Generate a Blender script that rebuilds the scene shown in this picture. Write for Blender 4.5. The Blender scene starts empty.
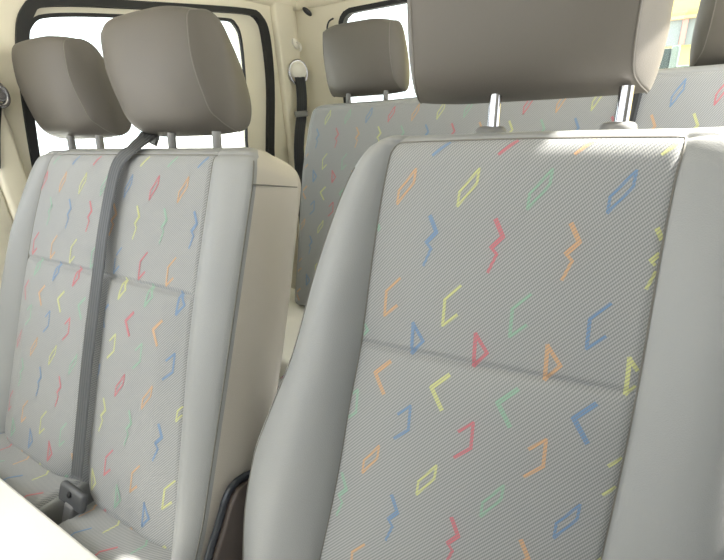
import bpy, bmesh, math, random
from mathutils import Vector, Matrix
random.seed(4)
sc = bpy.context.scene
COL = sc.collection
# ------------------------------------------------------------------ camera
cam_d = bpy.data.cameras.new('camera'); cam = bpy.data.objects.new('camera', cam_d); COL.objects.link(cam)
CP = Vector((0.54202, -0.51205, 1.11203))
CR = Vector((0.85936, 0.50776, -0.06066)); CU = Vector((-0.14481, 0.35539, 0.92343)); CF = Vector((-0.49044, 0.78478, -0.37894))
M = Matrix((CR, CU, -CF)).transposed().to_4x4(); M.translation = CP
cam.matrix_world = M
cam_d.sensor_fit = 'HORIZONTAL'; cam_d.sensor_width = 36; cam_d.lens = 433.93 / 724 * 36
cam_d.clip_start = .01
sc.camera = cam
# ------------------------------------------------------------------ light
world = bpy.data.worlds.new('sky'); sc.world = world; world.use_nodes = True
bgn = world.node_tree.nodes['Background']; bgn.inputs[0].default_value = (.93, .965, 1.0, 1); bgn.inputs[1].default_value = 2.6
sd = bpy.data.lights.new('sun', 'SUN'); sd.energy = 22; sd.angle = .02; sd.color = (1, .95, .86)
sun = bpy.data.objects.new('sun', sd); COL.objects.link(sun)
SUNV = Vector((1.0, .64, 1.15))
sun.rotation_euler = SUNV.to_track_quat('Z', 'Y').to_euler(); sun.location = (4, 1, 4)
sc.view_settings.view_transform = 'Standard'; sc.view_settings.look = 'None'
sc.view_settings.gamma = 1; sc.view_settings.use_curve_mapping = False
sc.view_settings.exposure = 0.36

# ------------------------------------------------------------------ materials
def srgb(r, g, b):
    f = lambda c: (c/255/12.92) if c/255 <= .04045 else ((c/255+.055)/1.055)**2.4
    return (f(r), f(g), f(b), 1)
def newmat(name):
    m = bpy.data.materials.new(name); m.use_nodes = True
    nt = m.node_tree; return m, nt, nt.nodes['Principled BSDF']
def plain(name, col, rough=.5, metal=0, noise=None, bump=0, spec=.5, coat=0):
    m, nt, p = newmat(name)
    p.inputs['Base Color'].default_value = col; p.inputs['Roughness'].default_value = rough
    p.inputs['Metallic'].default_value = metal; p.inputs['Specular IOR Level'].default_value = spec
    p.inputs['Coat Weight'].default_value = coat
    if noise:
        tc = nt.nodes.new('ShaderNodeTexCoord'); n = nt.nodes.new('ShaderNodeTexNoise')
        n.inputs['Scale'].default_value = noise; n.inputs['Detail'].default_value = 3
        nt.links.new(tc.outputs['Object'], n.inputs['Vector'])
        mx = nt.nodes.new('ShaderNodeMix'); mx.data_type = 'RGBA'
        mx.inputs['A'].default_value = [c*.93 for c in col[:3]]+[1]; mx.inputs['B'].default_value = [min(1, c*1.06) for c in col[:3]]+[1]
        nt.links.new(n.outputs['Fac'], mx.inputs['Factor']); nt.links.new(mx.outputs['Result'], p.inputs['Base Color'])
        if bump:
            b = nt.nodes.new('ShaderNodeBump'); b.inputs['Strength'].default_value = bump; b.inputs['Distance'].default_value = .002
            nt.links.new(n.outputs['Fac'], b.inputs['Height']); nt.links.new(b.outputs['Normal'], p.inputs['Normal'])
    return m
def vinyl(name, col, rough=.5, grain=900):
    m, nt, p = newmat(name)
    tc = nt.nodes.new('ShaderNodeTexCoord')
    n = nt.nodes.new('ShaderNodeTexVoronoi'); n.inputs['Scale'].default_value = grain; n.feature = 'SMOOTH_F1'
    nt.links.new(tc.outputs['Object'], n.inputs['Vector'])
    n2 = nt.nodes.new('ShaderNodeTexNoise'); n2.inputs['Scale'].default_value = 6; n2.inputs['Detail'].default_value = 2
    nt.links.new(tc.outputs['Object'], n2.inputs['Vector'])
    mx = nt.nodes.new('ShaderNodeMix'); mx.data_type = 'RGBA'
    mx.inputs['A'].default_value = [c*.94 for c in col[:3]]+[1]; mx.inputs['B'].default_value = [c*1.05 for c in col[:3]]+[1]
    nt.links.new(n2.outputs['Fac'], mx.inputs['Factor']); nt.links.new(mx.outputs['Result'], p.inputs['Base Color'])
    b = nt.nodes.new('ShaderNodeBump'); b.inputs['Strength'].default_value = .35; b.inputs['Distance'].default_value = .0006
    nt.links.new(n.outputs['Distance'], b.inputs['Height']); nt.links.new(b.outputs['Normal'], p.inputs['Normal'])
    p.inputs['Roughness'].default_value = rough; p.inputs['Specular IOR Level'].default_value = .45
    return m
def fabric(name, light, dark, tint=None, tmix=.0):
    # twill: fine diagonal cords laid out in the panel's own UV map (metres)
    m, nt, p = newmat(name)
    uv = nt.nodes.new('ShaderNodeUVMap'); sx = nt.nodes.new('ShaderNodeSeparateXYZ'); nt.links.new(uv.outputs['UV'], sx.inputs[0])
    def mth(op, a, b=None):
        n = nt.nodes.new('ShaderNodeMath'); n.operation = op
        for k, q in enumerate((a, b)):
            if q is None: continue
            if isinstance(q, (int, float)): n.inputs[k].default_value = q
            else: nt.links.new(q, n.inputs[k])
        return n.outputs[0]
    P = 2*math.pi/.0033
    ph = mth('ADD', mth('MULTIPLY', sx.outputs['X'], P*.74), mth('MULTIPLY', sx.outputs['Y'], P*.67))
    s1 = mth('MULTIPLY_ADD', mth('SINE', ph), .5); s1.node.inputs[2].default_value = .5
    ph2 = mth('SUBTRACT', mth('MULTIPLY', sx.outputs['X'], 2*math.pi/.0026), mth('MULTIPLY', sx.outputs['Y'], 2*math.pi/.0060))
    s2 = mth('MULTIPLY_ADD', mth('SINE', ph2), .5); s2.node.inputs[2].default_value = .5
    st = mth('ADD', mth('MULTIPLY', s1, .72), mth('MULTIPLY', s2, .28))
    mx = nt.nodes.new('ShaderNodeMix'); mx.data_type = 'RGBA'
    mx.inputs['A'].default_value = dark; mx.inputs['B'].default_value = light
    nt.links.new(st, mx.inputs['Factor']); out = mx.outputs['Result']
    if tint:
        m2 = nt.nodes.new('ShaderNodeMix'); m2.data_type = 'RGBA'; m2.inputs['B'].default_value = tint
        f = mth('MULTIPLY_ADD', s1, .85*tmix); f.node.inputs[2].default_value = tmix*.55
        nt.links.new(f, m2.inputs['Factor']); nt.links.new(out, m2.inputs['A']); out = m2.outputs['Result']
    nt.links.new(out, p.inputs['Base Color'])
    b = nt.nodes.new('ShaderNodeBump'); b.inputs['Strength'].default_value = .3; b.inputs['Distance'].default_value = .0005
    nt.links.new(st, b.inputs['Height']); nt.links.new(b.outputs['Normal'], p.inputs['Normal'])
    p.inputs['Roughness'].default_value = .85; p.inputs['Specular IOR Level'].default_value = .2
    p.inputs['Sheen Weight'].default_value = .15
    return m
FL, FD = srgb(167, 168, 167), srgb(117, 120, 122)
TINT = {'blue': srgb(88, 132, 180), 'green': srgb(118, 190, 150), 'red': srgb(205, 80, 98), 'orange': srgb(222, 160, 88), 'yellow': srgb(214, 216, 120)}
TM = {'blue': .58, 'green': .34, 'red': .54, 'orange': .45, 'yellow': .46}
M_fab = fabric('grey_twill_fabric', FL, FD)
MOT = {k: fabric('woven_'+k, FL, FD, TINT[k], TM[k]) for k in TINT}
M_vin = vinyl('grey_vinyl', srgb(143, 145, 145))
M_side = vinyl('warm_grey_vinyl', srgb(182, 177, 168), .5)
M_head = vinyl('headrest_vinyl', srgb(91, 87, 81), .5, 1100)
M_pipe = plain('seam_piping', srgb(112, 110, 104), .6)
M_stitch = plain('headrest_piping', srgb(108, 104, 97), .5)
M_sleeve = plain('grey_plastic', srgb(120, 120, 118), .45, noise=60)
M_chrome = plain('chrome', srgb(186, 186, 190), .12, 1, noise=20)
M_dark = plain('black_plastic', srgb(30, 31, 33), .4, noise=40)
M_frame = plain('dark_steel', srgb(52, 56, 62), .3, .3, noise=30)
M_cream = plain('cream_paint', srgb(232, 226, 206), .42, noise=3)
M_door = plain('door_trim_cream', srgb(226, 221, 203), .5, noise=4)
M_rub = plain('rubber_seal', srgb(36, 37, 38), .7, noise=30, bump=.2)
M_head_l = plain('headliner', srgb(232, 228, 214), .9, noise=200, bump=.3)
M_floor = plain('floor_mat', srgb(190, 188, 180), .8, noise=20)
M_bk = plain('tongue_grey', srgb(88, 90, 93), .4, .3, noise=30)
M_block = plain('light_block_grey', srgb(142, 142, 137), .7, noise=6)
M_ivory = plain('ivory_plastic', srgb(238, 235, 224), .35, noise=10)

def webbing_mat(name, col):
    m, nt, p = newmat(name)
    uv = nt.nodes.new('ShaderNodeUVMap'); w = nt.nodes.new('ShaderNodeTexWave'); w.wave_type = 'BANDS'; w.bands_direction = 'X'
    w.inputs['Scale'].default_value = 1.6; w.inputs['Phase Offset'].default_value = 1.5
    nt.links.new(uv.outputs['UV'], w.inputs['Vector'])
    mx = nt.nodes.new('ShaderNodeMix'); mx.data_type = 'RGBA'
    mx.inputs['A'].default_value = [c*.62 for c in col[:3]]+[1]; mx.inputs['B'].default_value = col
    nt.links.new(w.outputs['Color'], mx.inputs['Factor']); nt.links.new(mx.outputs['Result'], p.inputs['Base Color'])
    b = nt.nodes.new('ShaderNodeBump'); b.inputs['Strength'].default_value = .5; b.inputs['Distance'].default_value = .001
    nt.links.new(w.outputs['Fac'], b.inputs['Height']); nt.links.new(b.outputs['Normal'], p.inputs['Normal'])
    p.inputs['Roughness'].default_value = .6
    return m
M_web = webbing_mat('grey_webbing', srgb(80, 83, 86))
M_webk = webbing_mat('black_webbing', srgb(40, 42, 44))
def glass_mat():
    m = bpy.data.materials.new('window_glass'); m.use_nodes = True; nt = m.node_tree
    nt.nodes.remove(nt.nodes['Principled BSDF']); o = nt.nodes['Material Output']
    t = nt.nodes.new('ShaderNodeBsdfTransparent'); t.inputs[0].default_value = (.93, .96, .95, 1)
    g = nt.nodes.new('ShaderNodeBsdfGlossy'); g.inputs['Roughness'].default_value = .02
    f = nt.nodes.new('ShaderNodeFresnel'); f.inputs[0].default_value = 1.35
    x = nt.nodes.new('ShaderNodeMixShader'); nt.links.new(f.outputs[0], x.inputs[0]); nt.links.new(t.outputs[0], x.inputs[1]); nt.links.new(g.outputs[0], x.inputs[2])
    nt.links.new(x.outputs[0], o.inputs[0]); return m
M_glass = glass_mat()

# ------------------------------------------------------------------ helpers
def empty(name, label, cat, loc, group=None):
    o = bpy.data.objects.new(name, None); COL.objects.link(o); o.location = loc; o.empty_display_size = .05
    o['label'] = label; o['category'] = cat
    if group: o['group'] = group
    return o
def mk(name, verts, faces, mats, parent=None, uvs=None, fmat=None, smooth=True):
    """one mesh object, vertices given in world space"""
    off = Vector(parent_world(parent)) if parent else Vector((0, 0, 0))
    me = bpy.data.meshes.new(name); me.from_pydata([tuple(Vector(v)-off) for v in verts], [], faces)
    if not isinstance(mats, (list, tuple)): mats = [mats]
    for m in mats: me.materials.append(m)
    if fmat:
        for p, k in zip(me.polygons, fmat): p.material_index = k
    if uvs:
        l = me.uv_layers.new(name='UVMap')
        for p in me.polygons:
            for li in p.loop_indices: l.data[li].uv = uvs[me.loops[li].vertex_index]
    me.polygons.foreach_set('use_smooth', [smooth]*len(me.polygons)); me.update()
    o = bpy.data.objects.new(name, me); COL.objects.link(o)
    if parent: o.parent = parent
    return o
def parent_world(p):
    v = Vector(p.location)
    while p.parent: p = p.parent; v += p.location
    return v
class G:
    """collects simple solids into one mesh"""
    def __init__(s): s.v = []; s.f = []
    def tube(s, pts, r, n=12, closed=False, flat=None):
        pts = [Vector(p) for p in pts]; b = len(s.v); N = len(pts); prev = None
        for i, p in enumerate(pts):
            if closed: t = pts[(i+1) % N]-pts[i-1]
            else: t = pts[min(i+1, N-1)]-pts[max(i-1, 0)]
            t.normalize()
            if prev is None: a = t.orthogonal().normalized()
            else: a = (prev - t*prev.dot(t)).normalized()
            prev = a; c = t.cross(a)
            rr = r[i] if isinstance(r, list) else r
            for k in range(n):
                th = 2*math.pi*k/n; s.v.append(p+a*math.cos(th)*rr+c*math.sin(th)*rr*(flat or 1))
        for i in range(N if closed else N-1):
            for k in range(n):
                a0 = b+i*n; a1 = b+((i+1) % N)*n
                s.f.append((a0+k, a0+(k+1) % n, a1+(k+1) % n, a1+k))
        if not closed:
            s.f.append(tuple(b+k for k in reversed(range(n)))); s.f.append(tuple(b+(N-1)*n+k for k in range(n)))
        return s
    def box(s, c, size, rot=None, bev=.0):
        bm = bmesh.new(); bmesh.ops.create_cube(bm, size=1)
        for v in bm.verts: v.co = Vector([v.co[k]*size[k] for k in range(3)])
        if bev: bmesh.ops.bevel(bm, geom=bm.edges[:], offset=bev, segments=3, affect='EDGES', profile=.5)
        b = len(s.v); bm.verts.index_update()
        for v in bm.verts: s.v.append((rot @ v.co if rot else v.co)+Vector(c))
        for f in bm.faces: s.f.append(tuple(b+v.index for v in f.verts))
        bm.free(); return s
    def lathe(s, c, ax, prof, n=28, sy=1.0):
        ax = Vector(ax).normalized(); a = ax.orthogonal().normalized(); d = ax.cross(a); b = len(s.v)
        for r, h in prof:
            for k in range(n):
                th = 2*math.pi*k/n; s.v.append(Vector(c)+ax*h+a*r*math.cos(th)+d*r*math.sin(th)*sy)
        for i in range(len(prof)-1):
            for k in range(n): s.f.append((b+i*n+k, b+i*n+(k+1) % n, b+(i+1)*n+(k+1) % n, b+(i+1)*n+k))
        s.f.append(tuple(b+k for k in reversed(range(n)))); s.f.append(tuple(b+(len(prof)-1)*n+k for k in range(n)))
        return s
    def out(s, name, mat, parent=None, smooth=True):
        o = mk(name, s.v, s.f, mat, parent, smooth=smooth)
        if smooth:
            for e in (o.data,):
                try: e.set_sharp_from_angle(angle=math.radians(40))
                except Exception: pass
        return o
def struct(o): o['kind'] = 'structure'; return o
def spline(pts, n=8, closed=False):
    P = [Vector(p) for p in pts]; N = len(P); out = []
    for i in range(N if closed else N-1):
        g = (lambda k: P[k % N]) if closed else (lambda k: P[max(0, min(N-1, k))])
        a, b, c, d = g(i-1), g(i), g(i+1), g(i+2)
        for k in range(n):
            t = k/n; out.append(.5*((2*b)+(c-a)*t+(2*a-5*b+4*c-d)*t*t+(3*b-a-3*c+d)*t**3))
    if not closed: out.append(P[-1])
    return out
def lerp_tab(tab):
    n = len(tab); X = [t[0] for t in tab]; Y = [t[1] for t in tab]
    S = [(Y[k+1]-Y[k])/(X[k+1]-X[k]) for k in range(n-1)]
    T = [S[0]]+[0 if S[k-1]*S[k] <= 0 else 2*S[k-1]*S[k]/(S[k-1]+S[k]) for k in range(1, n-1)]+[S[-1]]
    def f(v):
        if v <= X[0]: return Y[0]
        for k in range(n-1):
            if v <= X[k+1]:
                h = X[k+1]-X[k]; t = (v-X[k])/h
                return (2*t**3-3*t*t+1)*Y[k]+(t**3-2*t*t+t)*h*T[k]+(3*t*t-2*t**3)*Y[k+1]+(t**3-t*t)*h*T[k+1]
        return Y[-1]
    return f
class Frame:
    def __init__(s, o, U, V, n): s.o, s.U, s.V, s.n = Vector(o), Vector(U).normalized(), Vector(V).normalized(), Vector(n).normalized()
    def P(s, u, v, w): return s.o+s.U*u+s.V*v+s.n*w
def seat_frame(o, rec, tw=0):
    r = math.radians(rec); t = math.radians(tw)
    U = Vector((math.cos(t), math.sin(t), 0)); V = Vector((0, -math.sin(r), -math.cos(r))); n = V.cross(U).normalized()
    return Frame(o, U, V, n)

# ------------------------------------------------------------------ woven motifs
def stroke(pts, width):
    return (pts, width)
def motif_shape(kind):
    # (u, v) in metres around the motif centre, v runs down the cloth
    W, H = .010, .020
    if kind == 0: return [([(W, -1.15*H), (.95*W, -.30*H), (-W, 1.1*H), (-W, .25*H), (W, -1.15*H)], .0031)]
    if kind == 1: return [([(-.1*W, -.031), (.95*W, -.012), (-.15*W, .002)], .0052), ([(-.15*W, .002), (.55*W, .009), (-.15*W, .031)], .0034)]
    if kind == 2: return [([(.7*W, -1.25*H), (-1.0*W, -.30*H), (-.85*W, 1.35*H), (.74*W, .55*H)], .0038)]
    if kind == 3: return [([(-.6*W, -1.0*H), (1.05*W, .05*H), (-.3*W, 1.0*H), (-.55*W, -1.0*H)], .0044)]
    if kind == 4: return [([(.9*W, -1.05*H), (-1.0*W, -.1*H), (.65*W, 1.1*H)], .0056)]
    if kind == 5: return [([(-.75*W, -.45*H), (.80*W, -1.2*H), (.95*W, .35*H), (-.8*W, 1.2*H)], .0038)]
CYC = ['orange', 'yellow', 'green', 'blue', 'red']
CYO = ['blue', 'red', 'orange', 'yellow', 'green']
CORR = {0: -.006, 1: 0, 2: .015, 3: .004, 4: 0, 5: -.009}
A_, B_, S_ = .08, .0608, .478
def motifs(surf, inside, irange, jrange, shift=0, u0=0, v0=0, corr=True):
    """returns verts, faces, uvs, colour name per face"""
    V, F, UV, C = [], [], [], []
    for j in range(*jrange):
        k = j % 6
        for i in range(*irange):
            odd = j % 2
            u = (i+(S_ if odd else 0))*A_+u0; v = j*B_+v0+(CORR[k] if corr else 0)
            c = (CYO if odd else CYC)[(i-shift) % 5]
            for pts, wd in motif_shape(k):
                for (a, b) in zip(pts, pts[1:]):
                    a = Vector((a[0]+u, a[1]+v)); b = Vector((b[0]+u, b[1]+v)); d = b-a; L = d.length; d.normalize()
                    nn = Vector((-d.y, d.x))*wd/2; ns = max(2, int(L/.0030))
                    for s in range(ns):
                        p = a+d*(L*s/ns-(.25*wd if s == 0 else 0)); q = a+d*(L*(s+1)/ns+(.25*wd if s == ns-1 else 0))
                        m = (p+q)/2
                        if not (inside(p.x, p.y) and inside(q.x, q.y) and inside(m.x, m.y)): continue
                        bi = len(V)
                        for e in (p-nn, p, p+nn, q+nn, q, q-nn): V.append(surf(e.x, e.y)); UV.append((e.x, e.y))
                        F.append((bi, bi+1, bi+4, bi+5)); F.append((bi+1, bi+2, bi+3, bi+4)); C += [c, c]
    return V, F, UV, C

# ------------------------------------------------------------------ upholstered block (backrest or cushion)
def upholstery(root, fr, uL, uR, fL, fR, front, back, v0, v1, vseam, Rt=.05, Rb=.03, mid=None, side_mat=None, names=('fabric_panel', 'vinyl_cover'), rtb=1, warp=None, clear=None,
               irange=(-3, 8), jrange=(-2, 14), shift=0, mu0=0, mv0=0, pw=2.3, edge=.018, vbot=None, corr=True, ns=(14, 44), rows=110, pipe=True, wmid=None, fine=()):
    vbot = vbot or v1
    if warp:
        base_fr = fr
        class WFr: P = staticmethod(lambda u, v, w: base_fr.P(u, v+warp(u, v), w))
        fr = WFr
    def q(v, s=1):
        r = 1.0
        if v < v0+Rt*s: t = (v-v0)/(Rt*s); r = min(r, max(0, 1-(1-t)**pw)**(1/pw))
        if v > v1-Rb: t = (v1-v)/Rb; r = min(r, max(0, 1-(1-t)**pw)**(1/pw))
        return r
    def WF(u, v):
        w = front(u, v); a, b = uL(v), uR(v)
        e = min(u-a, b-u)
        if e < edge: t = max(0, 1-e/edge); w -= edge*.75*(1-math.sqrt(max(0, 1-t*t)))
        for s in (fL(v), fR(v)):
            w -= .0035*math.exp(-((u-s)/.0035)**2)
        w -= .003*math.exp(-((v-vseam)/.003)**2)
        if mid is not None and fL(v) < u < fR(v): w -= .004*math.exp(-((v-mid)/.0045)**2)
        bk = back(u, v); m = bk+(w-bk)*.5 if wmid is None else wmid
        return m+(w-m)*q(v)
    def WB(u, v):
        w = front(u, v); bk = back(u, v); m = bk+(w-bk)*.5 if wmid is None else wmid
        return m+(bk-m)*q(v, rtb)
    # rows: dense at the rounded ends and at the seams
    vs = set()
    for k in range(rows+1): vs.add(round(v0+(v1-v0)*k/rows, 5))
    for k in range(13): vs.add(round(v0+Rt*(1-math.cos(math.pi/2*k/12)), 5)); vs.add(round(v1-Rb*(1-math.cos(math.pi/2*k/12)), 5))
    for c in [vseam]+([mid] if mid is not None else []):
        for k in range(-4, 5): vs.add(round(c+k*.0022, 5))
    vs = sorted(x for x in vs if v0 <= x <= v1)
    vv = [vs[0]]
    for x in vs[1:]:
        if x-vv[-1] > .0006: vv.append(x)
    if round(vseam, 5) not in vv: vv = sorted(vv+[round(vseam, 5)])
    cs = lambda a, b, n: [a+(b-a)*(.5-.5*math.cos(math.pi*k/n))*.6+(b-a)*k/n*.4 for k in range(n)]
    nb, nf = ns
    nsd = 8
    cols = nb+nf+nb   # number of front segments
    verts, uvs = [], []; loopn = None
    for v in vv:
        a, f0, f1, b = uL(v), fL(v), fR(v), uR(v)
        us = cs(a, f0, nb)+cs(f0, f1, nf)+cs(f1, b, nb)+[b]
        ring = [(u, WF(u, v)) for u in us]
        wf, wb = WF(b, v), WB(b, v)
        ring += [(b+.006*math.sin(math.pi*k/nsd)*q(v), wf+(wb-wf)*k/nsd) for k in range(1, nsd)]
        bs = [b+(a-b)*k/16 for k in range(17)]
        ring += [(u, WB(u, v)) for u in bs]
        wf, wb = WF(a, v), WB(a, v)
        ring += [(a-.006*math.sin(math.pi*k/nsd)*q(v), wb+(wf-wb)*k/nsd) for k in range(1, nsd)]
        loopn = len(ring)
        for u, w in ring: verts.append(fr.P(u, v, w)); uvs.append((u, v))
    sets = {'fab': [], 'vin': [], 'side': []}
    for r in range(len(vv)-1):
        vm = vv[r]
        for k in range(loopn):
            k2 = (k+1) % loopn
            f = (r*loopn+k, (r+1)*loopn+k, (r+1)*loopn+k2, r*loopn+k2)
            key = 'vin'
            if nb <= k < nb+nf and vm >= vseam-1e-5 and vm < vbot: key = 'fab'
            elif side_mat and cols <= k < cols+nsd+1: key = 'side'
            sets[key].append(f)
    # end caps
    sets['vin'].append(tuple(range(loopn))); sets['vin'].append(tuple(reversed([(len(vv)-1)*loopn+k for k in range(loopn)])))
    def sub(faces):
        mp = {}; V = []; U = []; F = []
        for f in faces:
            g = []
            for i in f:
                if i not in mp: mp[i] = len(V); V.append(verts[i]); U.append(uvs[i])
                g.append(mp[i])
            F.append(tuple(g))
        return V, F, U
    surf = lambda u, v: fr.P(u, v, WF(u, v)+.0005)
    ins = lambda u, v: not (clear and clear(u, v)) and fL(v)+.001 < u < fR(v)-.001 and vseam+.002 < v < vbot-.004
    V, F, U = sub(sets['fab']); fm = [0]*len(F)
    mv, mf, mu, mc = motifs(surf, ins, irange, jrange, shift, mu0, mv0, corr)
    b = len(V); V += mv; U += mu; F += [tuple(b+i for i in f) for f in mf]
    keys = list(TINT); fm += [1+keys.index(c) for c in mc]
    fab = mk(names[0], V, F, [M_fab]+[MOT[k] for k in keys], root, U, fm)
    V, F, U = sub(sets['vin']); cov = mk(names[1], V, F, M_vin, root, U)
    if side_mat:
        V, F, U = sub(sets['side']); sp = mk('side_panel', V, F, side_mat, root, U)
    if pipe:
        g = G(); N = 90; vb = min(vbot, v1-Rb*.6)
        for fn in (fL, fR):
            g.tube([fr.P(fn(v), v, WF(fn(v), v)+.0008) for v in [vseam+(vb-vseam)*k/N for k in range(N+1)]], .0011, 6)
        g.tube([fr.P(u, vseam, WF(u, vseam)+.0008) for u in [fL(vseam)+(fR(vseam)-fL(vseam))*k/60 for k in range(61)]], .0011, 6)
        g.out('seam_piping', M_pipe, root)
    return WF, WB, q

# ------------------------------------------------------------------ headrest
HP = [(y if y < .09 else .09+(y-.09)*1.22, z) for y, z in [(.078, .285), (.069, .21), (.074, .15), (.088, .105), (.112, .084), (.146, .078), (.174, .092), (.184, .135), (.172, .20), (.148, .262), (.124, .290), (.098, .297)]]
def headrest(root, fr, uc, hw=.134, dy=0, dz=0, posts=(-.07, .07), post_w=-.085, rk=1, fl=.016, fleft=None, chrome=True, name='headrest', sc_=1.0):
    base = fr.o; prof = spline([(0, y+dy, z+dz) for y, z in HP], 6, True)
    cy = sum(p.y for p in prof)/len(prof); cz = sum(p.z for p in prof)/len(prof); c0 = Vector((0, cy, cz))
    X = fr.U; Y = Vector((0, 0, 1)).cross(X).normalized(); Z = Vector((0, 0, 1))
    def pt(t, p, k, extra=0, m=1):
        d = (p-c0)*(1-(1-k)*(rk if t > 0 else 1)*(1.15-.60*min(1, max(0, (p.z-cz+.04)/.08)))*max(.22, min(1, .62-(p.y-cy)/.07)))*m
        yy, zz = cy+d.y*sc_, cz+d.z*sc_
        bend = .016*(t*t)                     # front wraps slightly backwards at the sides
        x_ = max(0, min(1, (yy-dy-.075)/.075)); extra += (fl if t > 0 or fleft is None else fleft)*math.copysign(max(0, abs(t)-.55)/.45, t)*x_*x_*(3-2*x_)
        return base+X*(uc+t*hw+extra)+Y*(yy+bend*max(.1, min(1, .5-d.y/.10)))+Z*zz
    ts = []
    for k in range(41):
        x = -1+2*k/40; ts.append(x)
    verts, faces = [], []; n = len(prof)
    kf = lambda t: 1-.20*max(0, (abs(t)-.40)/.60)**2.6
    caps = [(.0, .0)]
    rings = []
    # left cap rings, body, right cap rings
    seq = [(-1, .06, -.010), (-1, .35, -.0095), (-1, .60, -.008), (-1, .80, -.0055), (-1, .92, -.003), (-1, .975, -.001)]
    for t, m, e in seq: rings.append([pt(t, p, kf(1), e, m) for p in prof])
    for t in ts: rings.append([pt(t, p, kf(t)) for p in prof])
    for t, m, e in reversed(seq): rings.append([pt(-t, p, kf(1), -e, m) for p in prof])
    for r in rings: verts += r
    for r in range(len(rings)-1):
        for k in range(n): faces.append((r*n+k, r*n+(k+1) % n, (r+1)*n+(k+1) % n, (r+1)*n+k))
    faces.append(tuple(reversed(range(n)))); faces.append(tuple((len(rings)-1)*n+k for k in range(n)))
    h = mk(name, verts, faces, M_head, root)
    bm = bmesh.new(); bm.from_mesh(h.data); bmesh.ops.recalc_face_normals(bm, faces=bm.faces[:]); bm.to_mesh(h.data); bm.free()
    for s in (-1, 1):
        G().tube([pt(s*.99, p, kf(1), 0, 1.004) for p in prof], .0012, 6, closed=True).out('piping', M_stitch, h)
    for s in posts:
        a = fr.P(uc+s, -.02, post_w); up = Vector((0, .0, 1))
        topz = base.z+dz+.088
        b_ = a+Vector((0, .12, 1))*(topz-a.z)
        p0, p1 = fr.P(uc+s, -.05, post_w), b_
        g = G(); g.tube([p0+(p1-p0)*k/6+Vector((0, -.004*math.sin(math.pi*k/6), 0)) for k in range(7)], .0082, 14)
        po = g.out('post', M_chrome if chrome else M_sleeve, h)
        if chrome:
            m = p0+(p1-p0)*.62; ax = (p1-p0).normalized()
            rot = Matrix((fr.U, fr.n, ax)).transposed()
            G().box(m+fr.n*.0078+fr.U*.001, (.0058, .0030, .018), rot, .0006).out('notch', M_frame, h)
    return h
def sleeve(root, fr, u, v, w, r=.021):
    a = fr.P(u, v, w); ax = Vector((0, .12, 1)).normalized()
    G().lathe(a, ax, [(r, -.02), (r*1.0, -.007), (r*.95, -.002), (r*.80, .001), (r*.5, .002), (r*.4, .001)], 32, 1.0).out('headrest_guide', M_sleeve, root)

# ================================================================== SETTING
def plane_box(name, c, s, mat, bev=0): return struct(G().box(c, s, None, bev).out(name, mat, None, smooth=bool(bev)))
plane_box('floor', (0, .2, -.02), (1.9, 2.6, .04), M_floor)
plane_box('ceiling', (.03, .16, 1.555), (1.70, 2.24, .04), M_head_l, .01)
plane_box('wall_front', (.03, -1.10, .46), (1.70, .04, .92), M_door, .01)

def resample(poly, cen, n):
    """points of a closed polygon hit by n evenly turned rays from cen (2-D)"""
    out = []
    for k in range(n):
        th = 2*math.pi*k/n+.001; d = (math.cos(th), math.sin(th)); best = None
        for (ax, ay), (bx, by) in zip(poly, poly[1:]+poly[:1]):
            ex, ey = bx-ax, by-ay; det = d[0]*(-ey)+d[1]*ex
            if abs(det) < 1e-12: continue
            rx, ry = ax-cen[0], ay-cen[1]
            t = (rx*(-ey)+ry*ex)/det; s = (d[0]*ry-d[1]*rx)/det
            if t > 0 and -1e-9 <= s <= 1+1e-9 and (best is None or t > best): best = t
        out.append((cen[0]+d[0]*best, cen[1]+d[1]*best))
    return out
def ringwall(name, outer, inner, cen, toP, thick, mat, n=240):
    """a flat panel with a hole; toP(a, b, depth) -> world"""
    o = resample(outer, cen, n); i = resample(inner, cen, n); V = []; F = []
    for lst, d in ((o, 0), (i, 0), (i, thick), (o, thick)):
        V += [toP(a, b, d) for a, b in lst]
    for s in range(4):
        for k in range(n):
            a, b = s*n, ((s+1) % 4)*n; F.append((a+k, a+(k+1) % n, b+(k+1) % n, b+k))
    ob = mk(name, V, F, mat, smooth=False)
    bm = bmesh.new(); bm.from_mesh(ob.data); bmesh.ops.recalc_face_normals(bm, faces=bm.faces[:]); bm.to_mesh(ob.data); bm.free()
    return struct(ob)
def rnd(poly, n=5): return [(p.x, p.y) for p in spline([(a, b, 0) for a, b in poly], n, True)]
# left side: sliding door aperture with its rubber seal, door skin and glass
WX = -.78
toL = lambda a, b, d: Vector((WX-d, a, b))
seal_o = rnd([(.015, .70), (.030, .95), (.060, 1.15), (.092, 1.30), (.130, 1.375), (.20, 1.405), (.50, 1.432), (.90, 1.462), (.985, 1.447), (1.018, 1.38), (1.008, 1.20), (.955, .95), (.90, .70), (.6, .62), (.2, .62)])
seal_i = rnd([(.035, .71), (.050, .95), (.082, 1.15), (.112, 1.28), (.148, 1.356), (.21, 1.386), (.50, 1.412), (.88, 1.443), (.962, 1.430), (.982, 1.37), (.975, 1.20), (.92, .95), (.87, .72), (.6, .65), (.2, .65)])
glz = rnd([(.040, .90), (.050, 1.00), (.085, 1.16), (.116, 1.275), (.142, 1.345), (.22, 1.374), (.50, 1.398), (.80, 1.423), (.855, 1.412), (.876, 1.36), (.862, 1.20), (.825, 1.00), (.80, .92), (.6, .88), (.2, .88)])
cen = (.5, 1.05)
ringwall('wall_left', [(-.14, 0), (1.24, 0), (1.24, 1.56), (-.14, 1.56)], seal_o, cen, toL, .03, M_cream)
ringwall('trim_1', seal_o, seal_i, cen, lambda a, b, d: Vector((WX+.008-d, a, b)), .03, M_rub)
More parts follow.
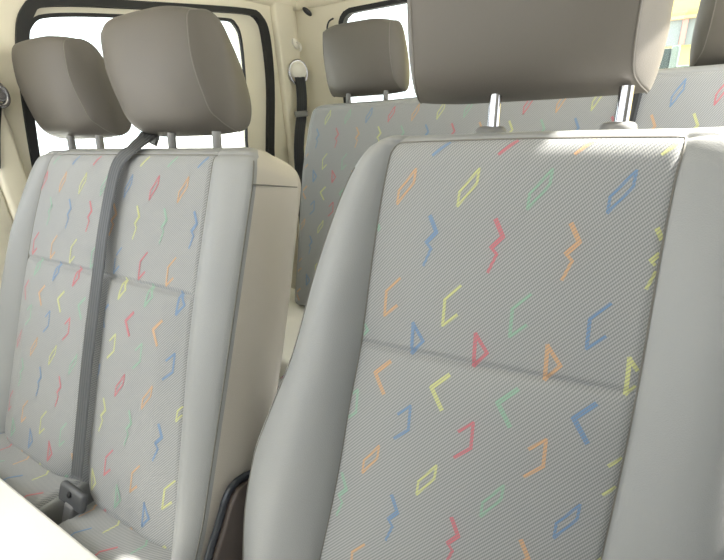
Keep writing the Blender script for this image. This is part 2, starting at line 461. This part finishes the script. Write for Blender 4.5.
ringwall('door_1', seal_i, glz, cen, lambda a, b, d: Vector((WX-.012-d, a, b)), .025, M_door)
gl = resample(glz, cen, 120)
struct(mk('window_1', [toL(a, b, .02) for a, b in gl]+[toL(a, b, .024) for a, b in gl], [tuple(range(120)), tuple(reversed(range(120, 240)))]+[(k, (k+1) % 120, 120+(k+1) % 120, 120+k) for k in range(120)], M_glass, smooth=False))
gi = [(cen[0]+(a-cen[0])*.985, cen[1]+(b-cen[1])*.975) for a, b in glz]
ringwall('trim_2', glz, gi, cen, lambda a, b, d: Vector((WX-.010-d, a, b)), .012, M_rub)
# pillars (body coloured, raised from the side wall)
plane_box('trim_3', (-.765, -.02, .80), (.035, .060, 1.50), M_cream, .012)
plane_box('trim_4', (-.772, -.095, .80), (.03, .09, 1.50), M_door, .010)
plane_box('wall_left_front', (-.79, -.63, .46), (.03, 1.0, .92), M_door, .01)
plane_box('trim_11', (-.79, -.63, 1.50), (.03, 1.0, .10), M_cream, .01)
plane_box('trim_5', (-.768, 1.105, .80), (.03, .12, 1.46), M_cream, .010)
# cove between wall and headliner
struct(G().tube([(-.775, y, 1.515) for y in (-.2, .3, .8, 1.23)], .028, 16).out('trim_6', M_cream))
struct(G().tube([(x, 1.205, 1.515) for x in (-.78, -.3, .3, .85)], .028, 16).out('trim_7', M_cream))
# rear wall with its window
RY = 1.21
toR = lambda a, b, d: Vector((a, RY+d, b))
def rrect(x0, z0, x1, z1, r, n=8):
    out = []
    for cx, cz, s in ((x1-r, z0+r, -90), (x1-r, z1-r, 0), (x0+r, z1-r, 90), (x0+r, z0+r, 180)):
        for k in range(n+1):
            th = math.radians(s+90*k/n); out.append((cx+r*math.cos(th), cz+r*math.sin(th)))
    return out
ro, ri = rrect(-.565, 1.03, .80, 1.462, .06), rrect(-.545, 1.05, .78, 1.445, .05)
cr = (.12, 1.24)
ringwall('wall_back', [(-.80, 0), (.87, 0), (.87, 1.56), (-.80, 1.56)], ro, cr, toR, .03, M_cream)
ringwall('trim_8', ro, ri, cr, lambda a, b, d: Vector((a, RY-.006+d, b)), .03, M_rub)
g2 = resample(ri, cr, 160)
struct(mk('window_2', [toR(a, b, .014) for a, b in g2]+[toR(a, b, .018) for a, b in g2], [tuple(range(160)), tuple(reversed(range(160, 320)))]+[(k, (k+1) % 160, 160+(k+1) % 160, 160+k) for k in range(160)], M_glass, smooth=False))
# right side: lower panel, added light-blocking front panel, rear pillar carrying the roof
plane_box('wall_right', (.86, .30, .45), (.03, 1.9, .90), M_door, .01)
plane_box('light_block_right', (.86, -.56, .78), (.03, 1.12, 1.52), M_block, .01)  # unseen solid panel, added to keep light off the driver seat's right side
plane_box('trim_9', (.86, 1.17, 1.22), (.03, .08, .66), M_cream, .01)
plane_box('sunlit_patch_box', (-.495, .52, .21), (.53, .46, .42), plain('sunlit_patch_white', srgb(240, 238, 230), .5, noise=4), .02)  # added box; its white stands for sunlight beside the rear cushion

# ================================================================== DRIVER SEAT
fD = seat_frame((.3, 0, 1.0), 20.13, 4.81)
root = empty('driver_seat', 'large grey driver seat in the right foreground with patterned fabric centre and wide headrest', 'car seat', (.42, -.25, .18))
uLd = lerp_tab([(-.085, -.040), (-.078, -.052), (-.06, -.070), (-.01, -.098), (.09, -.126), (.24, -.156), (.34, -.188), (.42, -.210), (.5, -.216), (.62, -.206)])
uRd = lambda v: .25-uLd(v)+.065*max(0, min(1, (.35-v)/.40))
fLd = lerp_tab([(-.085, -.012), (-.07, -.020), (-.05, -.030), (.05, -.037), (.2, -.040), (.3, -.047), (.4, -.052), (.62, -.074)])
fRd = lerp_tab([(-.083, .290), (-.06, .289), (-.02, .2855), (.05, .2845), (.2, .2855), (.42, .279), (.64, .270)])
def front_d(u, v):
    c = .125; a, b = uLd(v), uRd(v); rt = 1 if u < .125 else .55
    if u < fLd(v): t = (fLd(v)-u)/(fLd(v)-a)
    elif u > fRd(v): t = (u-fRd(v))/(b-fRd(v))
    else: t = 0
    t = max(0, min(1, t))
    k = min(1, max(0, (v+.08)/.22))
    w = rt*(.012+.026*k)*math.sin(math.pi*min(1, t*1.0)**.85)*1.0 if t > 0 else 0
    if t > .62: w += 0
    w -= .014*max(0, t-.5)**1.5
    if t == 0:
        x = (u-fLd(v))/(fRd(v)-fLd(v)); w += .007*math.sin(math.pi*x)
        if v > .205: w += .012*(1-math.exp(-(v-.205)/.02))*math.sin(math.pi*x)**.5
        else: w += .003*(1-math.exp((v-.205)/.03))
    return w
back_d = lambda u, v: -.125-.02*math.cos(math.pi*(u-.125)/.5)
vs_d = -.066
WFd, WBd, qd = upholstery(root, fD, uLd, uRd, fLd, fRd, front_d, back_d, -.083, .64, vs_d, Rt=.045, mid=.205, irange=(-2, 5), jrange=(-2, 11), rows=130, wmid=-.05)
g = G()
g.tube([fD.P(uLd(v)+.013, v, WFd(uLd(v)+.013, v)+.0006) for v in [-.03+.62*k/100 for k in range(101)]], .0010, 6)
g.out('side_seam', M_pipe, root)
headrest(root, fD, .106, hw=.132, posts=(-.022, .129), post_w=-.097, dz=.022, rk=.22, fl=.026, fleft=.010)
for u in (.078, .231): sleeve(root, fD, u, -.104, -.085)
# cushion
def cushion(root, x0, x1, y0, y1, z, iv, jv, shift=0, fw=.0, names=('cushion_fabric', 'cushion_cover'), drop=.05, mu0=0):
    L = y0-y1
    fr = Frame(((x0+x1)/2, y0, z), (1, 0, 0), (0, -1, drop), (0, drop, 1)); hw = (x1-x0)/2
    def edgef(v): 
        e = 0
        if v < .03: e = .012*(1-v/.03)**2
        if v > L-.05: e += .02*((v-L+.05)/.05)**2
        return e
    fr_front = lambda u, v: .012*math.cos(math.pi*u/(2*hw))+.008*math.sin(math.pi*v/L)
    upholstery(root, fr, lambda v: -hw+edgef(v), lambda v: hw-edgef(v), lambda v: -hw+fw+.012, lambda v: hw-fw-.012, fr_front, lambda u, v: -.13, 0, L, .012, Rt=.03, Rb=.05,
               names=names, irange=iv, jrange=jv, shift=shift, mu0=mu0, vbot=L-.05, corr=False, rows=50, ns=(5, 34), edge=.03, pipe=False)
cushion(root, .16, .68, -.22, -.70, .40, (-4, 5), (0, 9), fw=.08)
G().box((.42, -.43, .14), (.44, .42, .27), None, .02).out('seat_base', M_dark, root)
# dark side shield and tubular edge between the two front seats
xs = .062
sh = spline([(xs, -.330, .33), (xs, -.256, .459), (xs, -.223, .503), (xs, -.203, .532), (xs, -.187, .545), (xs, -.168, .545), (xs, -.14, .535), (xs, -.08, .51)], 6)
tb = G().tube(sh, .0065, 12).out('frame_tube', M_frame, root)
pv = [p+Vector((.006, 0, -.002)) for p in sh]; low = [Vector((xs+.006, p.y+.02, .24)) for p in sh]
V = pv+low+[p+Vector((.012, 0, 0)) for p in pv+low]; n = len(pv); F = []
for k in range(n-1): F += [(k, k+1, n+k+1, n+k), (2*n+k, 3*n+k, 3*n+k+1, 2*n+k+1), (k, 2*n+k, 2*n+k+1, k+1)]
mk('side_shield', V, F, plain('brown_black_plastic', srgb(58, 50, 46), .55, noise=30), root)
G().tube([(xs+.003, p.y+.024, p.z-.018) for p in sh], .0035, 8).out('cable', M_dark, root)
G().lathe((xs+.004, -.170, .500), (-1, 0, 0), [(.012, 0), (.012, .006), (.008, .009)]).out('pivot_bolt', M_dark, root)

# ================================================================== FRONT PASSENGER DOUBLE SEAT
fP = seat_frame((-.1162, -.026, .984), 24.28)
root = empty('passenger_bench', 'grey two-person front bench with two headrests, left of the driver seat', 'car seat', (-.34, -.27, .18))
uLp = lerp_tab([(-.085, -.45), (-.075, -.50), (-.05, -.534), (.0, -.560), (.15, -.594), (.3, -.605), (.62, -.60)])
uRp = lerp_tab([(-.092, .105), (-.085, .132), (-.070, .148), (-.045, .157), (.0, .160), (.5, .163), (.62, .155)])
fLp = lerp_tab([(-.085, -.462), (-.066, -.468), (.0, -.492), (.12, -.510), (.25, -.515), (.62, -.51)])
fRp = lerp_tab([(-.085, .060), (.2, .066), (.4, .085), (.62, .112)])
UC = -.190
def front_p(u, v):
    a, b = uLp(v), uRp(v); fl, f2 = fLp(v), fRp(v)
    if u < fl: t = (fl-u)/(fl-a)
    elif u > f2: t = (u-f2)/(b-f2)
    else: t = 0
    t = max(0, min(1, t)); k = min(1, max(0, (v+.08)/.2))
    if t > 0: w = (.006+.016*k)*math.sin(math.pi*min(1, t))
    else:
        w = 0
        if v > .17: w += .012*(1-math.exp(-(v-.17)/.02))*min(1, (u-fl)/.06, (f2-u)/.06)
        dip = (.004 if v < .17 else .004+.030*(1-math.exp(-(v-.17)/.05)))
        w -= dip*math.exp(-((u-UC-.012*max(0, v-.2)/.3)/.017)**2)
        if v > .50:                                     # rounded lower corners of each half
            w -= .05*((v-.50)/.12)**2*math.exp(-((u-UC)/.05)**2)
    return w
back_p = lambda u, v: -.122-.012*math.sin(math.pi*min(1, max(0, v/.6)))
WFp, WBp, qp = upholstery(root, fP, uLp, uRp, fLp, fRp, front_p, back_p, -.097, .625, -.070, rtb=1.1, clear=lambda u, v: abs(u-UC-.012*max(0, v-.2)/.3) < .020 and v > .12, Rt=.05, Rb=.05, mid=.17, side_mat=M_side, irange=(-8, 3), jrange=(-2, 11), rows=130, wmid=-.078, edge=.012, ns=(12, 90))
# seam down the corner between front bolster and side, and the horizontal one across the side
g = G()
g.tube([fP.P(uRp(v)-.002, v, WFp(uRp(v)-.002, v)+.0008) for v in [-.06+.66*k/100 for k in range(101)]], .0011, 6)
g.tube([fP.P(uRp(-.03)+.0004+.006*math.sin(math.pi*k/20), -.022-.022*k/20, .0-.108*k/20) for k in range(21)], .0011, 6)
g.out('side_seam', M_pipe, root)
for c, h_, ps in ((-.540, .120, (.022, .145)), (-.150, .130, (.012, .142))):
    headrest(root, fP, c, posts=ps, chrome=False, hw=h_, dz=.006, post_w=-.092, fleft=.004)
for u in (-.165, -.020, -.555, -.405): sleeve(root, fP, u, -.098, -.085, .015)
cushion(root, -.262, .055, -.215, -.74, .432, (-4, 4), (0, 10), shift=1, names=('inner_cushion_fabric', 'inner_cushion_cover'))
cushion(root, -.718, -.315, -.215, -.74, .432, (-4, 4), (0, 10), shift=3, names=('outer_cushion_fabric', 'outer_cushion_cover'))
G().box((-.34, -.43, .16), (.76, .40, .26), None, .02).out('seat_base', M_dark, root)

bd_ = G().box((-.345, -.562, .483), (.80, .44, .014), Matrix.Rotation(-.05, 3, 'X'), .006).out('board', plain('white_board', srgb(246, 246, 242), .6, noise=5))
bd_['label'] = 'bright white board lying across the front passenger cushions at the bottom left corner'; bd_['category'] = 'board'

# ================================================================== REAR BENCH
fB = seat_frame((-.187, .7627, 1.0643), 16.1)
root = empty('rear_bench', 'wide grey patterned rear bench behind both front seats', 'car seat', (.12, .62, .1))
uLb = lerp_tab([(-.062, -.16), (-.056, -.205), (-.035, -.232), (.02, -.246), (.2, -.262), (.66, -.262)])
uRb = lambda v: .78-uLb(v)-.03
fLb = lambda v: uLb(v)+.012
fRb = lambda v: uRb(v)-.012
def front_b(u, v): return .006*math.sin(math.pi*(u+.26)/1.27)
WFb, _, _ = upholstery(root, fB, uLb, uRb, fLb, fRb, front_b, lambda u, v: -.15, -.062, .66, -.040, Rt=.04, warp=lambda u, v: -.030*max(0, min(1, (u-.1)/.65))*max(0, min(1, (.05-v)/.1)), irange=(-4, 15), jrange=(-1, 13), shift=2, rows=70, ns=(3, 80), pipe=False, corr=True, wmid=-.06)
headrest(root, fB, -.088, hw=.126, posts=(-.045, .10), chrome=False, dy=-.010, dz=-.012)
headrest(root, fB, .968, hw=.128, chrome=False, dy=-.010, dz=-.012)
for u in (-.13, .01, .875, 1.015): sleeve(root, fB, u, -.068, -.085, .015)
cushion(root, -.215, .80, .60, .10, .40, (-8, 8), (0, 9))
G().box((.30, .36, .13), (.95, .40, .25), None, .02).out('seat_base', M_floor, root)

# ================================================================== BELTS
def strap(name, pts, dirs, width, mat, parent, thick=.0014, n=6):
    P = spline(pts, n); D = spline(dirs, n); V = []; U = []; F = []; L = 0
    m = 6
    for i, (p, d) in enumerate(zip(P, D)):
        d = d.normalized(); t = (P[min(i+1, len(P)-1)]-P[max(i-1, 0)]).normalized(); d = (d-t*d.dot(t)).normalized(); nn = d.cross(t)
        if i: L += (p-P[i-1]).length
        for s in (1, -1):
            for k in range(m+1):
                x = k/m-.5; V.append(p+d*width*(x*s)+nn*thick*s*(1 if 0 < k < m else .3)); U.append(((x*s+.5), L*20))
    c = 2*(m+1)
    for i in range(len(P)-1):
        for k in range(c): F.append((i*c+k, i*c+(k+1) % c, (i+1)*c+(k+1) % c, (i+1)*c+k))
    F.append(tuple(range(c))); F.append(tuple((len(P)-1)*c+k for k in reversed(range(c))))
    return mk(name, V, F, mat, parent, U)
belt = empty('seat_belt', 'grey ribbed lap and shoulder belt hanging down the middle of the front passenger bench', 'seat belt', fP.P(-.19, .58, .04), None)
bp = [(-.310, -.135, -.125), (-.240, -.135, -.080), (-.188, -.110, -.036), (-.160, -.080, .000), (-.182, -.050, .012), (-.192, .0, .014), (-.194, .094, .016), (-.184, .18, .020), (-.174, .284, .024), (-.170, .36, .024), (-.161, .464, .024), (-.153, .555, .024)]
pts = [fP.P(*b) for b in bp]
dirs = [fP.U*1.0+fP.V*.15 for _ in bp]
strap('webbing', pts, dirs, .037, M_web, belt, n=8)
bc = fP.P(-.138, .580, .034); rot = Matrix((fP.U, fP.n, -fP.V)).transposed()
G().box(bc, (.078, .014, .036), rot, .006).out('tongue', M_bk, belt)
G().box(bc+fP.V*.030+fP.U*.004, (.030, .020, .040), rot, .005).out('buckle', plain('buckle_grey', srgb(100, 100, 100), .4, noise=30), belt)
G().lathe(bc+fP.n*.006+fP.V*-.006, fP.n, [(.006, 0), (.006, .003), (.004, .004)]).out('stud', M_dark, belt)

rb = empty('seat_belt', 'black rear belt with round ivory upper anchor on the pillar beside the sliding door', 'seat belt', (-.75, 1.15, 1.0))
ax = Vector((.85, -.52, 0)).normalized(); ac = Vector((-.730, 1.118, 1.252))
wd = Vector((.52, .85, 0)).normalized()
G().lathe(ac, ax, [(.036, 0), (.036, .010), (.031, .016), (.020, .020), (.004, .021)], 36).out('anchor_cover', M_ivory, rb)
G().tube([ac+ax*.003+wd*math.cos(t)*.040+Vector((0, 0, math.sin(t)*.046-.008)) for t in [math.pi*2*k/30 for k in range(30)]], .006, 10, closed=True).out('guide_ring', M_chrome, rb)
rp = [ac+ax*.016+Vector((0, 0, -.026)), Vector((-.712, 1.106, 1.18)), Vector((-.708, 1.088, 1.09)), Vector((-.705, 1.03, .90)), Vector((-.700, 1.0, .45))]
strap('webbing', rp, [wd]*5, .046, M_webk, rb)
G().box((-.700, 1.072, 1.080), (.060, .014, .024), Matrix.Rotation(math.atan2(.85, .52), 3, 'Z'), .005).out('belt_tongue', M_sleeve, rb)

fb = empty('seat_belt', 'front passenger belt anchor with chrome ring on the pillar at the far left edge', 'seat belt', (-.74, .0, 1.1))
a2 = Vector((-.742, .000, 1.178))
G().tube([a2+Vector((.006, math.cos(t)*.018, math.sin(t)*.024)) for t in [math.pi*2*k/30 for k in range(30)]], .006, 10, closed=True).out('guide_ring', M_chrome, fb)
G().lathe(a2, (1, 0, 0), [(.015, 0), (.015, .012), (.010, .018)], 24).out('anchor_bolt', M_chrome, fb)
strap('webbing', [a2+Vector((.012, -.024, -.02)), Vector((-.735, -.044, 1.10)), Vector((-.735, -.068, 1.025))], [Vector((0, 1, 0))]*3, .045, M_webk, fb)

mb = empty('seat_belt', 'black strap running over the rear bench beside the right headrest post of the driver seat', 'seat belt', fB.P(.70, .1, .01))
sp_ = [(.728, -.092, -.06), (.724, -.088, -.005), (.716, -.045, .012), (.708, .05, .014), (.695, .25, .014), (.69, .5, .014)]
strap('webbing', [fB.P(*s) for s in sp_], [fB.U]*6, .036, M_webk, mb)

# small fittings at the rear corner
hk = empty('coat_hook', 'small cream coat hook on the pillar above the round belt anchor', 'hook', (-.752, 1.14, 1.37))
G().lathe((-.753, 1.148, 1.358), (1, 0, 0), [(.016, 0), (.015, .006), (.008, .010)], 24, 1.5).out('mount', M_ivory, hk)
G().tube(spline([(-.745, 1.148, 1.361), (-.728, 1.146, 1.354), (-.722, 1.145, 1.338), (-.73, 1.145, 1.328)], 5), .005, 10).out('prong', M_ivory, hk)
pl = G().lathe((-.690, 1.172, 1.470), (.3, -1, -.25), [(.010, 0), (.010, .004), (.007, .006)], 28, 2.3).out('trim_plug', M_dark)
pl['label'] = 'small black oval plug at the top of the rear left corner'; pl['category'] = 'plug'
ck = G().tube(spline([(-.612, 1.205, 1.392), (-.612, 1.192, 1.402), (-.598, 1.188, 1.424), (-.575, 1.188, 1.432)], 5), .0035, 8).out('wire_clip', M_frame)
ck['label'] = 'thin bent dark clip between the rear window and the corner'; ck['category'] = 'clip'

# ================================================================== OUTSIDE
plane_box('ground', (0, 8, -.62), (60, 60, .04), plain('concrete', srgb(215, 213, 208), .9, noise=2))
bd = empty('building', 'pale yellow building with a grey window band seen through the rear window', 'building', (6, 12.5, -.6))
M_yel = plain('yellow_render', srgb(226, 210, 132), .8, noise=1.5)
G().box((5.2, 12.5, 3.0), (15.5, 4.0, 7.2), None, .02).out('facade', M_yel, bd)
G().box((5.2, 10.47, 1.94), (15.4, .10, .43), None, .01).out('window_band', plain('grey_glazing', srgb(136, 144, 142), .4, noise=.8), bd)
G().box((5.2, 10.42, 2.18), (15.5, .20, .06), None, .01).out('ledge', plain('tan_ledge', srgb(196, 168, 130), .7, noise=3), bd)
for k in range(8): G().box((-.55+k*1.6, 10.40, 1.94), (.09, .06, .43), None, .01).out('mullion', plain('mullion_paint', srgb(196, 150, 140), .6, noise=3), bd)
rail = empty('cargo_rail', 'pale blue-grey metal rail just outside the rear window', 'rail', (.70, 1.32, 1.1))
M_rail = plain('galvanised', srgb(190, 206, 206), .4, .2, noise=15)
G().box((.95, 1.32, 1.146), (.66, .03, .022), None, .004).out('cross_bar', M_rail, rail)
G().box((.616, 1.32, 1.165), (.022, .03, .10), None, .004).out('post', M_rail, rail)
G().box((.588, 1.325, 1.155), (.034, .02, .11), None, .004).out('panel', plain('slate_panel', srgb(96, 112, 114), .5, noise=2), rail)
